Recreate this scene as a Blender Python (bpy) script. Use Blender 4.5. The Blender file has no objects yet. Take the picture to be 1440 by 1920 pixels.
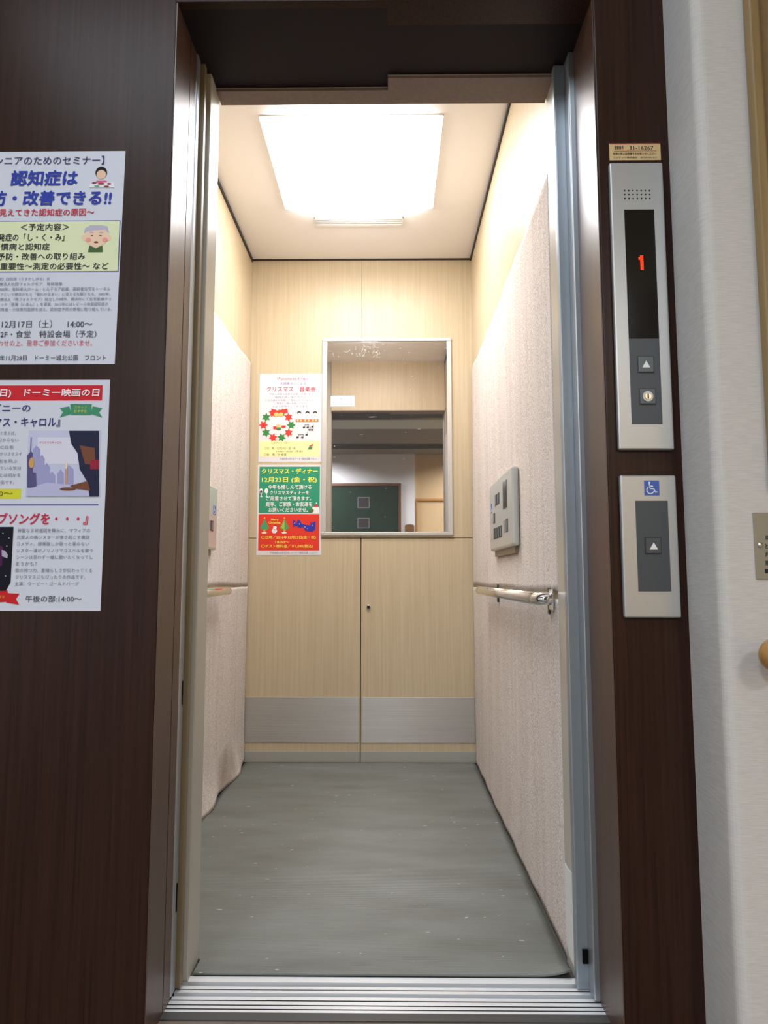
import bpy, bmesh, math, random
from mathutils import Vector
random.seed(5)
SC = bpy.context.scene
COL = SC.collection

# ---------------------------------------------------------------- camera, light, exposure
F, EYE = 1273.0, 0.81                      # focal length in pixels of a 1440 x 1920 frame, eye height
TH, YAW = math.atan(123/1273), math.atan(13/1273)
cam_d = bpy.data.cameras.new('camera')
cam = bpy.data.objects.new('camera', cam_d); COL.objects.link(cam)
cam.location = (0, 0, EYE); cam.rotation_euler = (math.pi/2 + TH, 0, YAW)
cam_d.sensor_fit = 'VERTICAL'; cam_d.sensor_height = 36.0; cam_d.lens = F/1920*36
cam_d.clip_start = 0.02
SC.camera = cam
vs = SC.view_settings
SC.display_settings.display_device = 'sRGB'
vs.view_transform = 'Standard'; vs.look = 'None'; vs.gamma = 1; vs.use_curve_mapping = False
vs.exposure = 0.0
world = bpy.data.worlds.new('world'); SC.world = world; world.use_nodes = True
world.node_tree.nodes['Background'].inputs[0].default_value = (.6, .7, .9, 1)
world.node_tree.nodes['Background'].inputs[1].default_value = 0.05

def area(name, loc, sx, sy, power, color, rot=(0, 0, 0), spread=math.pi):
    d = bpy.data.lights.new(name, 'AREA'); d.shape = 'RECTANGLE'; d.size = sx; d.size_y = sy
    d.energy = power; d.color = color; d.spread = spread
    o = bpy.data.objects.new(name, d); COL.objects.link(o); o.location = loc; o.rotation_euler = rot
    return o
LAMP = 21.0                                  # emission of the car's ceiling diffuser
area('lobby_light', (-0.35, 0.38, 2.43), 1.5, 0.6, 18.5, (.80, .90, 1.0))
area('lobby_light_rear', (-1.08, -2.05, 2.43), 0.5, 0.8, 110.0, (.90, .94, 1.0), spread=2.75)
area('lobby_fill_side', (1.10, -2.05, 2.43), 0.5, 0.8, 66.0, (.92, .95, 1.0), spread=2.75)  # unseen fill light, added to brighten the rear walls in the mirror

# ---------------------------------------------------------------- geometry of the view (used only to measure real planes)
fw = Vector((-math.sin(YAW)*math.cos(TH), math.cos(YAW)*math.cos(TH), math.sin(TH)))
rt = Vector((math.cos(YAW), math.sin(YAW), 0)); up = rt.cross(fw)
def ray(u, v): return fw + rt*((u-720)/F) - up*((v-960)/F)
def onY(u, v, Y): d = ray(u, v); t = Y/d.y; return (d.x*t, EYE + d.z*t)       # -> X, Z on a wall plane facing us
def onX(u, v, X): d = ray(u, v); t = X/d.x; return (d.y*t, EYE + d.z*t)       # -> Y, Z on a side wall

# ---------------------------------------------------------------- materials
def lin(c):
    return tuple(((x/255)/12.92 if x/255 <= .04045 else ((x/255+.055)/1.055)**2.4) for x in c) + (1,)
MATS = {}
def mat(name, rgb, rough=.5, metal=0, spec=.5, emit=None, es=1.0):
    if name in MATS: return MATS[name]
    m = bpy.data.materials.new(name); m.use_nodes = True
    b = m.node_tree.nodes['Principled BSDF']
    b.inputs['Base Color'].default_value = lin(rgb)
    b.inputs['Roughness'].default_value = rough; b.inputs['Metallic'].default_value = metal
    b.inputs['Specular IOR Level'].default_value = spec
    if emit: b.inputs['Emission Color'].default_value = lin(emit); b.inputs['Emission Strength'].default_value = es
    MATS[name] = m; return m
def node(m, t, **k):
    n = m.node_tree.nodes.new(t)
    for a, v in k.items():
        if a.startswith('_'): setattr(n, a[1:], v)
        else: n.inputs[a.replace('__', ' ')].default_value = v
    return n
def link(m, a, ao, b, bi): m.node_tree.links.new(a.outputs[ao], b.inputs[bi])
def coords(m, scale):
    tc = node(m, 'ShaderNodeTexCoord'); mp = node(m, 'ShaderNodeMapping', Scale=scale)
    link(m, tc, 'Object', mp, 'Vector'); return mp
def ramp(m, src, stops):
    r = node(m, 'ShaderNodeValToRGB'); e = r.color_ramp.elements
    while len(e) < len(stops): e.new(.5)
    for el, (p, c) in zip(e, stops): el.position = p; el.color = c if len(c) == 4 else lin(c)
    m.node_tree.links.new(src, r.inputs['Fac']); return r
def bump(m, src, strength, dist):
    b = node(m, 'ShaderNodeBump', Strength=strength, Distance=dist)
    m.node_tree.links.new(src, b.inputs['Height'])
    m.node_tree.links.new(b.outputs[0], m.node_tree.nodes['Principled BSDF'].inputs['Normal'])
def grain(name, c1, c2, scale, rough, spec=.5, coat=0, bs=0.05, detail=6, rr=None):
    m = mat(name, c1, rough, 0, spec); B = m.node_tree.nodes['Principled BSDF']
    mp = coords(m, scale); n = node(m, 'ShaderNodeTexNoise', Scale=1.0, Detail=detail, Roughness=.6)
    link(m, mp, 0, n, 'Vector')
    r = ramp(m, n.outputs['Fac'], [(.3, c1), (.7, c2)]); link(m, r, 0, B, 'Base Color')
    bump(m, n.outputs['Fac'], bs, .002)
    if coat: B.inputs['Coat Weight'].default_value = coat; B.inputs['Coat Roughness'].default_value = .2
    return m
M_dark = grain('dark_wood_laminate', (37, 21, 14), (56, 34, 25), (170, 170, 3), .34, .2, 0, .03)
M_jamb = grain('dark_wood_jamb', (72, 50, 39), (84, 60, 48), (60, 60, 2), .36, .7, 0, .02)
M_maple = grain('pale_wood_laminate', (193, 174, 143), (206, 190, 160), (90, 90, 2.2), .38, .4, 0, .02)
M_maple_dark = mat('pale_wood_recess', (60, 48, 34), .7)
M_soffit_shade = grain('soffit_shade', (122, 106, 96), (132, 116, 105), (80, 80, 80), .5, .3)
M_gap = mat('shadow_gap', (14, 11, 11), .8, 0, .1)
M_void = mat('dark_void_plate', (30, 22, 26), .6, 0, .2)
M_ceil = mat('car_ceiling_panel', (246, 243, 244), .55, 0, .3)
M_gap_line = mat('shadow_gap_line', (40, 34, 30), .5)
M_paint = mat('painted_steel', (182, 178, 168), .3, 0, .5)
M_paintw = mat('bare_white_filler', (222, 224, 222), .6)
M_alu = mat('aluminium', (226, 230, 234), .38, .3)
M_silver = mat('satin_silver', (176, 181, 186), .38, .8)
M_blue_film = mat('film_covered_steel', (162, 170, 177), .35, .6)
M_chrome = mat('chrome', (225, 225, 225), .08, 1)
M_tan = grain('tan_door_edge', (118, 104, 78), (130, 115, 88), (20, 20, 2), .4)
M_face = mat('faceplate', (186, 188, 187), .36, .55)
M_facebev = M_face
M_plate = mat('charcoal_plate', (70, 76, 82), .42, .2)
M_black = mat('black_glass', (6, 6, 7), .12, 0, .6)
M_ink = mat('black_ink', (40, 40, 46), .7, 0, .2)
M_white = mat('white_plastic', (236, 236, 232), .4)
M_red_led = mat('red_led', (255, 60, 20), .5, 0, .5, (255, 48, 14), 2.2)
M_hole = mat('grille_hole', (10, 10, 12), .8)
M_wood = grain('honey_wood', (168, 122, 62), (188, 142, 78), (6, 80, 80), .35, .5)
M_woodv = grain('honey_wood_upright', (140, 116, 76), (156, 132, 90), (80, 80, 4), .45, .4)
M_board = grain('cork_brown_board', (132, 110, 78), (146, 122, 88), (60, 60, 60), .8, .2)
M_blue = mat('sign_blue', (62, 96, 176), .5)

# brushed steel
M_kick = mat('brushed_steel', (190, 188, 184), .42, .7)
def _kick(m):
    B = m.node_tree.nodes['Principled BSDF']; B.inputs['Anisotropic'].default_value = .8; B.inputs['Anisotropic Rotation'].default_value = .25
    mp = coords(m, (3, 3, 900)); n = node(m, 'ShaderNodeTexNoise', Scale=1.0, Detail=3)
    link(m, mp, 0, n, 'Vector'); bump(m, n.outputs['Fac'], .08, .001)
    r = ramp(m, n.outputs['Fac'], [(.3, (184, 182, 178)), (.7, (206, 204, 199))]); link(m, r, 0, B, 'Base Color')
_kick(M_kick)
M_skirt = mat('grey_skirting', (172, 172, 164), .45, .1)

# carpet wall cover
M_carpet = mat('pink_grey_carpet', (212, 196, 186), .95, 0, .1)
def _carpet(m):
    B = m.node_tree.nodes['Principled BSDF']
    mp = coords(m, (1, 1, 1))
    n = node(m, 'ShaderNodeTexNoise', Scale=230.0, Detail=2, Roughness=.7); link(m, mp, 0, n, 'Vector')
    r1 = ramp(m, n.outputs['Fac'], [(.3, (180, 168, 161)), (.5, (221, 212, 206)), (.7, (245, 240, 237))])
    mp2 = coords(m, (26, 26, 1.3)); n2 = node(m, 'ShaderNodeTexNoise', Scale=1.0, Detail=5, Roughness=.65); link(m, mp2, 0, n2, 'Vector')
    r2 = ramp(m, n2.outputs['Fac'], [(.3, (244, 240, 237)), (.62, (255, 255, 255))])
    mx = node(m, 'ShaderNodeMix', _data_type='RGBA', _blend_type='MULTIPLY'); mx.inputs[0].default_value = 1
    m.node_tree.links.new(r1.outputs[0], mx.inputs[6]); m.node_tree.links.new(r2.outputs[0], mx.inputs[7])
    m.node_tree.links.new(mx.outputs[2], B.inputs['Base Color'])
    bump(m, n.outputs['Fac'], .35, .003)
_carpet(M_carpet)
M_stain = mat('brown_stained_carpet', (150, 124, 102), .95, 0, .1)

# ribbed rubber mat
M_mat = mat('ribbed_grey_mat', (134, 136, 128), .42, 0, .6)
def _mat(m):
    B = m.node_tree.nodes['Principled BSDF']
    mp = coords(m, (1, 1, 1))
    w = node(m, 'ShaderNodeTexWave', _bands_direction='Y', Scale=82.0, Distortion=0.0); link(m, mp, 0, w, 'Vector')
    mp2 = coords(m, (1.6, 6, 1)); n = node(m, 'ShaderNodeTexNoise', Scale=1.6, Detail=6, Roughness=.6); link(m, mp2, 0, n, 'Vector')
    r = ramp(m, n.outputs['Fac'], [(.3, (107, 109, 102)), (.5, (121, 125, 119)), (.7, (132, 137, 133))])
    mp3 = coords(m, (34, 90, 1)); n3 = node(m, 'ShaderNodeTexNoise', Scale=1.0, Detail=2, Roughness=.4); link(m, mp3, 0, n3, 'Vector')
    sp = ramp(m, n3.outputs['Fac'], [(.735, (0, 0, 0)), (.755, (255, 255, 255))])
    wr = ramp(m, w.outputs['Fac'], [(.0, (205, 205, 205)), (.6, (255, 255, 255))])
    mm = node(m, 'ShaderNodeMix', _data_type='RGBA', _blend_type='MULTIPLY'); mm.inputs[0].default_value = 1
    m.node_tree.links.new(r.outputs[0], mm.inputs[6]); m.node_tree.links.new(wr.outputs[0], mm.inputs[7])
    mx = node(m, 'ShaderNodeMix', _data_type='RGBA'); m.node_tree.links.new(sp.outputs[0], mx.inputs[0])
    m.node_tree.links.new(mm.outputs[2], mx.inputs[6]); mx.inputs[7].default_value = lin((206, 206, 200))
    m.node_tree.links.new(mx.outputs[2], B.inputs['Base Color'])
    bump(m, w.outputs['Fac'], .5, .002)
_mat(M_mat)

# pale textile wallpaper
def wallpaper(name, rgb, sc):
    m = mat(name, rgb, .75, 0, .25); B = m.node_tree.nodes['Principled BSDF']
    mp = coords(m, sc); n = node(m, 'ShaderNodeTexNoise', Scale=1.0, Detail=4); link(m, mp, 0, n, 'Vector')
    lo = tuple(int(c*.95) for c in rgb); r = ramp(m, n.outputs['Fac'], [(.35, lo), (.65, rgb)]); link(m, r, 0, B, 'Base Color')
    bump(m, n.outputs['Fac'], .12, .002); return m
M_paper = wallpaper('pale_wallpaper', (208, 205, 200), (40, 40, 520))
M_white_wall = wallpaper('white_wallpaper', (232, 232, 236), (200, 200, 200))
M_beige = mat('beige_wall', (206, 178, 136), .7)
M_lobby_ceil = mat('lobby_ceiling', (196, 202, 196), .8)
M_lobby_dark = mat('lobby_ceiling_dark', (120, 112, 104), .8)
M_lobby_floor = grain('lobby_floor', (96, 86, 74), (108, 98, 86), (8, 8, 8), .5)
M_green = wallpaper('green_door_paint', (13, 42, 32), (30, 30, 30))
M_brown = mat('brown_frame', (96, 58, 38), .5)
M_glass = mat('window_glass', (50, 48, 52), .35, 0, .3)

# mirror with fine scratches
M_mirror = bpy.data.materials.new('scratched_mirror'); M_mirror.use_nodes = True
def _mirror(m):
    nt = m.node_tree; B = nt.nodes['Principled BSDF']
    B.inputs['Metallic'].default_value = 1; B.inputs['Roughness'].default_value = .015
    B.inputs['Base Color'].default_value = lin((212, 207, 203))
    d = node(m, 'ShaderNodeBsdfDiffuse', Color=lin((235, 232, 228)))
    mp = coords(m, (9, 1, 150)); mp.inputs['Rotation'].default_value = (0, .25, 0)
    n = node(m, 'ShaderNodeTexNoise', Scale=1.0, Detail=3, Roughness=.6); link(m, mp, 0, n, 'Vector')
    mp2 = coords(m, (3, 1, 3)); n2 = node(m, 'ShaderNodeTexNoise', Scale=1.4, Detail=2); link(m, mp2, 0, n2, 'Vector')
    r = ramp(m, n.outputs['Fac'], [(.665, (0, 0, 0)), (.72, (200, 200, 200))])
    r2 = ramp(m, n2.outputs['Fac'], [(.45, (0, 0, 0)), (.62, (255, 255, 255))])
    mu = node(m, 'ShaderNodeMath', _operation='MULTIPLY'); link(m, r, 0, mu, 0); link(m, r2, 0, mu, 1)
    ad = node(m, 'ShaderNodeMath', _operation='ADD'); link(m, mu, 0, ad, 0); ad.inputs[1].default_value = .03
    mx = node(m, 'ShaderNodeMixShader'); link(m, ad, 0, mx, 0); link(m, B, 0, mx, 1); link(m, d, 0, mx, 2)
    out = [x for x in nt.nodes if x.type == 'OUTPUT_MATERIAL'][0]; link(m, mx, 0, out, 0)
_mirror(M_mirror)
# lamp diffuser
M_diff = mat('glowing_diffuser', (250, 250, 250), .4, 0, .3, (252, 251, 252), LAMP)

# ---------------------------------------------------------------- builders
_txt = {}
def glyphs(s, bold=0.0, shear=0.0):
    if bold:                                   # heavier strokes: the same outlines laid down again a little to each side
        g, fs = glyphs(s, 0.0, shear); n = 8 if bold > .015 else 4; V = []; Fc = []
        for k in range(n):
            a = 2*math.pi*k/n; b = len(V); V += [(p[0]+bold*math.cos(a), p[1]+bold*math.sin(a), k) for p in g]; Fc += [tuple(i+b for i in f) for f in fs]
        return V, Fc
    k = (s, bold, shear)
    if k in _txt: return _txt[k]
    c = bpy.data.curves.new('t', 'FONT'); c.body = s; c.size = 1; c.resolution_u = 2; c.offset = bold; c.shear = shear
    c.fill_mode = 'FRONT'
    o = bpy.data.objects.new('t', c); COL.objects.link(o)
    dg = bpy.context.evaluated_depsgraph_get(); dg.update()
    me = bpy.data.meshes.new_from_object(o.evaluated_get(dg))
    vs_ = [(v.co.x, v.co.y) for v in me.vertices]; fs = [tuple(p.vertices) for p in me.polygons]
    bpy.data.objects.remove(o); bpy.data.curves.remove(c); bpy.data.meshes.remove(me)
    _txt[k] = (vs_, fs); return _txt[k]

class MB:
    def __init__(s): s.v = []; s.f = []; s.m = []
    def add(s, vs_, fs, mi=0):
        b = len(s.v); s.v += [tuple(v) for v in vs_]
        for f in fs: s.f.append(tuple(i+b for i in f)); s.m.append(mi)
        return s
    def box(s, x0, x1, y0, y1, z0, z1, mi=0):
        vs_ = [(x, y, z) for z in (z0, z1) for y in (y0, y1) for x in (x0, x1)]
        return s.add(vs_, [(0, 2, 3, 1), (4, 5, 7, 6), (0, 1, 5, 4), (2, 6, 7, 3), (0, 4, 6, 2), (1, 3, 7, 5)], mi)
    def prism(s, pts, y0, y1, mi=0):
        """outline in X,Z given thickness along Y (y0 is the face towards us)"""
        n = len(pts); a = sum(pts[i][0]*pts[(i+1) % n][1]-pts[(i+1) % n][0]*pts[i][1] for i in range(n))
        if a < 0: pts = pts[::-1]
        vs_ = [(x, y0, z) for x, z in pts] + [(x, y1, z) for x, z in pts]
        fs = [tuple(range(n)), tuple(range(2*n-1, n-1, -1))] + [(i, n+i, n+(i+1) % n, (i+1) % n) for i in range(n)]
        return s.add(vs_, fs, mi)
    def prismx(s, pts, x0, x1, mi=0):
        """outline in Y,Z given thickness along X"""
        n = len(pts)
        vs_ = [(x0, y, z) for y, z in pts] + [(x1, y, z) for y, z in pts]
        fs = [tuple(range(n)), tuple(range(2*n-1, n-1, -1))] + [(i, n+i, n+(i+1) % n, (i+1) % n) for i in range(n)]
        return s.add(vs_, fs, mi)
    def tube(s, path, r, n=20, mi=0, caps=True):
        path = [Vector(p) for p in path]; rs = r if isinstance(r, (list, tuple)) else [r]*len(path)
        vs_ = []; fs = []
        t0 = (path[1]-path[0]).normalized(); ref = Vector((0, 0, 1)) if abs(t0.z) < .9 else Vector((1, 0, 0))
        for i, p in enumerate(path):
            t = (path[min(i+1, len(path)-1)]-path[max(i-1, 0)]).normalized()
            a = t.cross(ref).normalized(); b = t.cross(a); ref = -b if ref.dot(b) < 0 else b
            for k in range(n):
                g = 2*math.pi*k/n; vs_.append(p + a*(math.cos(g)*rs[i]) + b*(math.sin(g)*rs[i]))
        for i in range(len(path)-1):
            for k in range(n):
                fs.append((i*n+k, i*n+(k+1) % n, (i+1)*n+(k+1) % n, (i+1)*n+k))
        if caps: fs += [tuple(range(n))[::-1], tuple(range((len(path)-1)*n, len(path)*n))]
        return s.add(vs_, fs, mi)
    def ell(s, cx, cz, rx, rz, y0, y1, mi=0, n=24, a0=0.0):
        return s.prism([(cx+rx*math.cos(2*math.pi*k/n+a0), cz+rz*math.sin(2*math.pi*k/n+a0)) for k in range(n)], y0, y1, mi)
    def text(s, body, x0, x1, z0, z1, y, mi=0, bold=0.0, shear=0.0):
        g, fs = glyphs(body, bold, shear)
        if not g: return s
        ax = min(p[0] for p in g); bx = max(p[0] for p in g); az = min(p[1] for p in g); bz = max(p[1] for p in g)
        return s.add([(x0+(p[0]-ax)/(bx-ax)*(x1-x0), y-(p[2]*.00003 if len(p) > 2 else 0), z0+(p[1]-az)/(bz-az)*(z1-z0)) for p in g], fs, mi)
    def build(s, name, mats, thing=None, parent=None, label=None, bevel=0, smooth=False, origin=None, seg=2):
        base = Vector(thing.location) if thing else (Vector(origin) if origin else Vector((0, 0, 0)))
        me = bpy.data.meshes.new(name); me.from_pydata([Vector(v)-base for v in s.v], [], s.f)
        for m in (mats if isinstance(mats, (list, tuple)) else [mats]): me.materials.append(m)
        me.polygons.foreach_set('material_index', s.m)
        if smooth: me.polygons.foreach_set('use_smooth', [True]*len(s.f))
        me.update()
        o = bpy.data.objects.new(name, me); COL.objects.link(o)
        if thing: o.parent = parent or thing
        else: o.location = base
        if label: o['label'] = label
        if bevel:
            b = o.modifiers.new('bevel', 'BEVEL'); b.width = bevel; b.segments = seg; b.limit_method = 'ANGLE'; b.angle_limit = .7
        return o
def tag(o, label, cat, group=None, kind=None):
    o['label'] = label; o['category'] = cat
    if group: o['group'] = group
    if kind: o['kind'] = kind
    return o
def thing(name, label, cat, loc, group=None, kind=None):
    o = bpy.data.objects.new(name, None); COL.objects.link(o); o.location = loc; o.empty_display_size = .05
    return tag(o, label, cat, group, kind)
def struct(o, label, cat): return tag(o, label, cat, None, 'structure')

# ================================================================ THE SETTING
XL, XR, YB, ZC = -0.652, 0.377, 3.068, 2.30      # car: side walls, back wall, ceiling
Y0 = 1.25                                         # lobby wall with the lift door
JL, JR = -0.426, 0.400                            # door jambs
ZD = 1.957                                        # underside of the door head

# lobby shell
struct(MB().box(-2.6, 1.8, -2.95, 1.349, -.12, 0).build('floor', M_lobby_floor), 'plain stone-coloured lobby floor in front of the lift', 'floor')
struct(MB().box(-2.6, 1.8, -1.28, 1.25, 2.45, 2.55).build('ceiling', M_lobby_ceil), 'pale lobby ceiling in front of the lift', 'ceiling')
struct(MB().box(-2.6, 1.8, -2.95, -1.28, 2.447, 2.55).box(-2.6, 1.8, -2.34, -2.13, 2.43, 2.447, 1).build('ceiling.001', [M_lobby_dark, M_gap]),
       'darker lobby ceiling further back, with a dark strip', 'ceiling')
wf = MB().box(-2.6, JL-.002, Y0, 1.379, 0, 2.6).build('wall_front', M_dark, bevel=.003)
struct(wf, 'dark brown wood-grain lobby wall left of the lift door', 'wall')
struct(MB().box(JR+.002, .56, Y0, 1.379, 0, 2.6).build('wall_front_right', M_dark, bevel=.003),
       'narrow dark brown wood-grain strip of wall right of the lift door, holding the call panels', 'wall')
hd = MB().box(JL-.002, -.006, Y0, 1.269, ZD, 2.6).box(-.006, JR+.002, Y0, 1.312, ZD, 2.6).build('trim_1', M_dark)
struct(hd, 'dark brown lintel over the lift door', 'door lintel')
struct(MB().box(JL-.1, JR+.1, 1.26, 1.52, 2.30, 2.34).box(JL-.1, -.006, 1.270, 1.4925, 1.9585, 1.965).box(-.006, JR+.1, 1.313, 1.4545, 1.9585, 1.965)
       .build('trim_2', M_void), 'near-black plates standing in for the dark void of the slot over the lift doors', 'door head')  # plates added and coloured near-black for the dark of the open slot
struct(MB().box(.54, 1.8, 1.125, 1.5, 0, 2.6).build('wall_right', M_paper, bevel=.018, seg=6), 'pale grey textile-papered wall standing forward on the right', 'wall')
struct(MB().box(-2.7, -2.6, -2.95, 1.4, 0, 2.6).build('wall_lobby_left', M_white_wall), 'white wall at the left end of the lobby', 'wall')
struct(MB().box(1.8, 1.9, -2.95, 1.4, 0, 2.6).build('wall_lobby_right', M_beige), 'beige wall at the right end of the lobby', 'wall')
struct(MB().box(-2.6, .319, -2.95, -2.8, 0, 2.6).build('wall_rear', M_white_wall), 'white lobby wall seen in the mirror', 'wall')
wr2 = MB().box(.319, 1.8, -2.95, -2.86, 0, 2.6).build('wall_rear_beige', M_beige)
struct(wr2, 'beige lobby wall seen at the right of the mirror', 'wall')
struct(MB().box(.319, 1.8, -2.86, -2.835, 1.825, 1.855).box(.33, .352, -2.86, -2.835, 0, 1.825).build('trim_3', M_wood),
       'honey wood rail and post on the beige wall in the mirror', 'wall trim')

# jamb liners
struct(MB().box(JL-.002, JL, 1.2515, 1.3415, 0, ZD).box(JL-.002, JL, 1.3455, 1.384, 0, ZD).box(JL-.03, JL-.002, 1.379, 1.384, 0, ZD)
       .build('trim_4', M_jamb), 'brown door jamb lining on the left, in two strips with a dark seam', 'door jamb')
struct(MB().box(JR, JR+.002, 1.2515, 1.388, 0, ZD).build('trim_5', M_jamb), 'brown door jamb lining on the right', 'door jamb')
struct(MB().box(.389, .43, 1.388, 1.4255, 0.001, ZD).build('trim_6', M_silver, bevel=.002), 'grey metal strike post of the landing door, on the right', 'door post')
p = MB().box(.366, .392, 1.4258, 1.4465, 0.001, ZD).build('trim_7', M_blue_film, bevel=.0025)
struct(p, 'silvery blue strike post of the car door, on the right', 'door post')
MB().box(.378, .3885, 1.4215, 1.4262, .052, .078).build('rubber_stop', M_gap, parent=None).parent = p

# landing door and car door, slid open to the left
ld = MB().box(-1.24, -.424, 1.386, 1.4125, .004, 2.2).build('door_4', M_silver, bevel=.003)
struct(ld, 'silver landing door slid open to the left, only its leading edge showing', 'lift door')
for (u, va, vb) in ((340, 1278, 1322), (333, 1655, 1705)):
    y, za = onX(u, va, -.4235); _, zb = onX(u, vb, -.4235)
    q = MB().box(-.4245, -.4232, 1.400, 1.406, zb, za).build('slot', M_gap); q.parent = ld
    q2 = MB().box(-.4245, -.423, 1.400, 1.407, zb-.004, zb).build('slot_rim', M_chrome); q2.parent = q
cd = MB().box(-1.24, -.416, 1.4165, 1.434, .004, 2.2).build('door_5', M_tan, bevel=.002)
struct(cd, 'tan edged car door slid open to the left behind the landing door', 'lift door')

# sills with running grooves
s1 = MB()
s1.box(JL, JR, 1.349, 1.400, -.05, 0)
for y in (1.360, 1.372, 1.386): s1.box(JL, JR, y, y+.002, 0, .0007, 1)
struct(s1.box(JL, JR, 1.400, 1.412, -.05, -.012, 1).box(JL, JR, 1.412, 1.433, -.05, 0).box(JL, JR, 1.421, 1.4225, 0, .0006, 1)
       .box(JL, JR, 1.326, 1.349, -.02, .002, 2).build('trim_8', [M_alu, M_gap, mat('dark_floor_strip', (66, 66, 66), .5)]),
       'ribbed aluminium landing sill at the foot of the lift door', 'door sill')
struct(MB().box(JL, JR, 1.437, 1.448, -.05, -.012, 1).box(JL, JR, 1.448, 1.467, -.05, 0).build('trim_9', [M_alu, M_gap]),
       'aluminium car sill next to the grey floor mat', 'door sill')

# car shell
struct(MB().box(XL-.03, XR+.03, 1.467, YB+.05, -.06, -.001).build('floor.001', mat('car_floor', (70, 70, 66), .6)), 'lift car floor under the ribbed mat', 'floor')
struct(MB().box(XL+.004, XR-.004, 1.50, YB-.012, ZC, ZC+.03).build('ceiling.002', M_ceil), 'white ceiling panel of the lift car', 'ceiling')
struct(MB().box(XL-.03, XL, 1.447, YB+.03, 0, ZC+.03).build('wall_left', M_maple), 'pale wood-grain left wall of the lift car', 'wall')
struct(MB().box(XR, XR+.03, 1.447, YB+.03, 0, ZC+.03).build('wall_car_right', M_maple), 'pale wood-grain right wall of the lift car', 'wall')
struct(MB().box(XL, XL+.006, 1.54, YB-.012, ZC-.014, ZC+.01).box(XR-.006, XR, 1.54, YB-.012, ZC-.014, ZC+.01)
       .box(XL, XR, YB-.010, YB, ZC-.004, ZC+.01).build('trim_10', M_gap_line), 'dark strip drawn for the shadow gap where the lift ceiling meets the walls', 'shadow gap')  # dark boxes put in as the shadow gap round the ceiling
struct(MB().box(XL-.01, -.410, 1.447, 1.524, 0, ZC+.02).build('wall_front_left', M_paint, bevel=.002), 'grey painted front return of the lift car on the left', 'wall')
rp = MB().box(.372, .41, 1.447, 1.526, 0, ZC+.02).build('wall_return_right', M_paint, bevel=.002)
struct(rp, 'grey painted front return of the lift car on the right, paint peeled at its foot', 'wall')
pt = [onX(u, v, .3716) for u, v in ((1055, 1612), (1060, 1618), (1063, 1626), (1069, 1633), (1077, 1647), (1078, 1740), (1078, 1815), (1067, 1790), (1056, 1752))]
pt = [(min(max(y, 1.4485), 1.524), max(z, .004)) for y, z in pt]
q = MB().prismx(pt, .3714, .3722).build('peeled_patch', M_paintw); q.parent = rp; q['label'] = 'white bare patch'
tr = MB().box(-.410, -.006, 1.493, 1.540, 1.957, ZC+.02).box(-.006, .372, 1.455, 1.540, 1.957, ZC+.02).build('wall_transom', M_maple)
struct(tr, 'pale wood panel over the lift door with its underside coloured brown grey for shade', 'door head')
MB().box(-.410, -.006, 1.493, 1.540, 1.95, 1.957).box(-.006, .372, 1.455, 1.540, 1.95, 1.957).build('soffit', M_soffit_shade).parent = tr  # same pale panel, its underside given a darker colour as shade

# back wall: two upper panels and two lower doors on a dark backing
XS = -0.1355
bw = MB().box(XL, XR, YB+.012, YB+.04, 0, ZC+.02).build('wall_back', M_maple_dark)
struct(bw, 'pale wood-grain back wall of the lift car', 'wall')
for a, b in ((XL, XS-.0008), (XS+.0008, XR)):
    MB().box(a, b, YB, YB+.012, .9895, ZC-.003).build('wall_panel', M_maple).parent = bw
for i, (a, b, lab) in enumerate(((XL, XS-.0018, 'left'), (XS+.0018, XR, 'right'))):
    d = MB().box(a, b, YB, YB+.012, .003, .9865).build('door_%d' % (i+1), M_maple, bevel=.0015)
    struct(d, 'pale wood lower back panel of the lift car, %s of the centre gap' % lab, 'panel door')
    ka, kb = (a+.005, b-.004) if i == 0 else (a+.004, b-.007)
    k = MB().box(ka, kb, YB-.003, YB, .089, .283).build('kick_plate', M_kick, bevel=.001); k.parent = d; k['label'] = 'brushed steel kick plate'
    k = MB().box(a, b, YB-.0025, YB, .003, .050).build('skirting', M_skirt, bevel=.001); k.parent = d; k['label'] = 'grey skirting strip'
    if i == 1:
        lx, lz = onY(691, 1138, YB)
        l = MB().tube([(lx, YB+.002, lz), (lx, YB-.006, lz), (lx, YB-.008, lz)], [.0095, .0095, .007], 28).build('lock', M_chrome); l.parent = d; l['label'] = 'round chrome lock'
        MB().ell(lx, lz, .0045, .0045, YB-.0086, YB-.008).box(lx-.001, lx+.001, YB-.0088, YB-.008, lz-.004, lz+.004).build('keyhole', M_hole).parent = l

# green door of the lobby, seen in the mirror
gd = MB().box(-1.25, .10, -2.795, -2.765, .005, 2.015).build('door_3', M_green)
struct(gd, 'dark green door with two small square windows, seen in the mirror', 'door')
MB().box(.10, .134, -2.8, -2.75, 0, 2.05).box(-1.29, -1.25, -2.8, -2.75, 0, 2.05).box(-1.25, .10, -2.8, -2.75, 2.015, 2.05).build('door_frame', M_brown).parent = gd
for za, zb in ((1.73, 1.858), (1.461, 1.582)):
    w = MB().box(-.431, -.289, -2.766, -2.762, za, zb).build('window', M_glass); w.parent = gd
    f_ = MB()
    for a, b, c, d in ((-.437, -.283, zb, zb+.006), (-.437, -.283, za-.006, za), (-.437, -.431, za, zb), (-.289, -.283, za, zb)):
        f_.box(a, b, -2.768, -2.758, c, d)
    f_.build('window_frame', M_silver).parent = w

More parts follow.
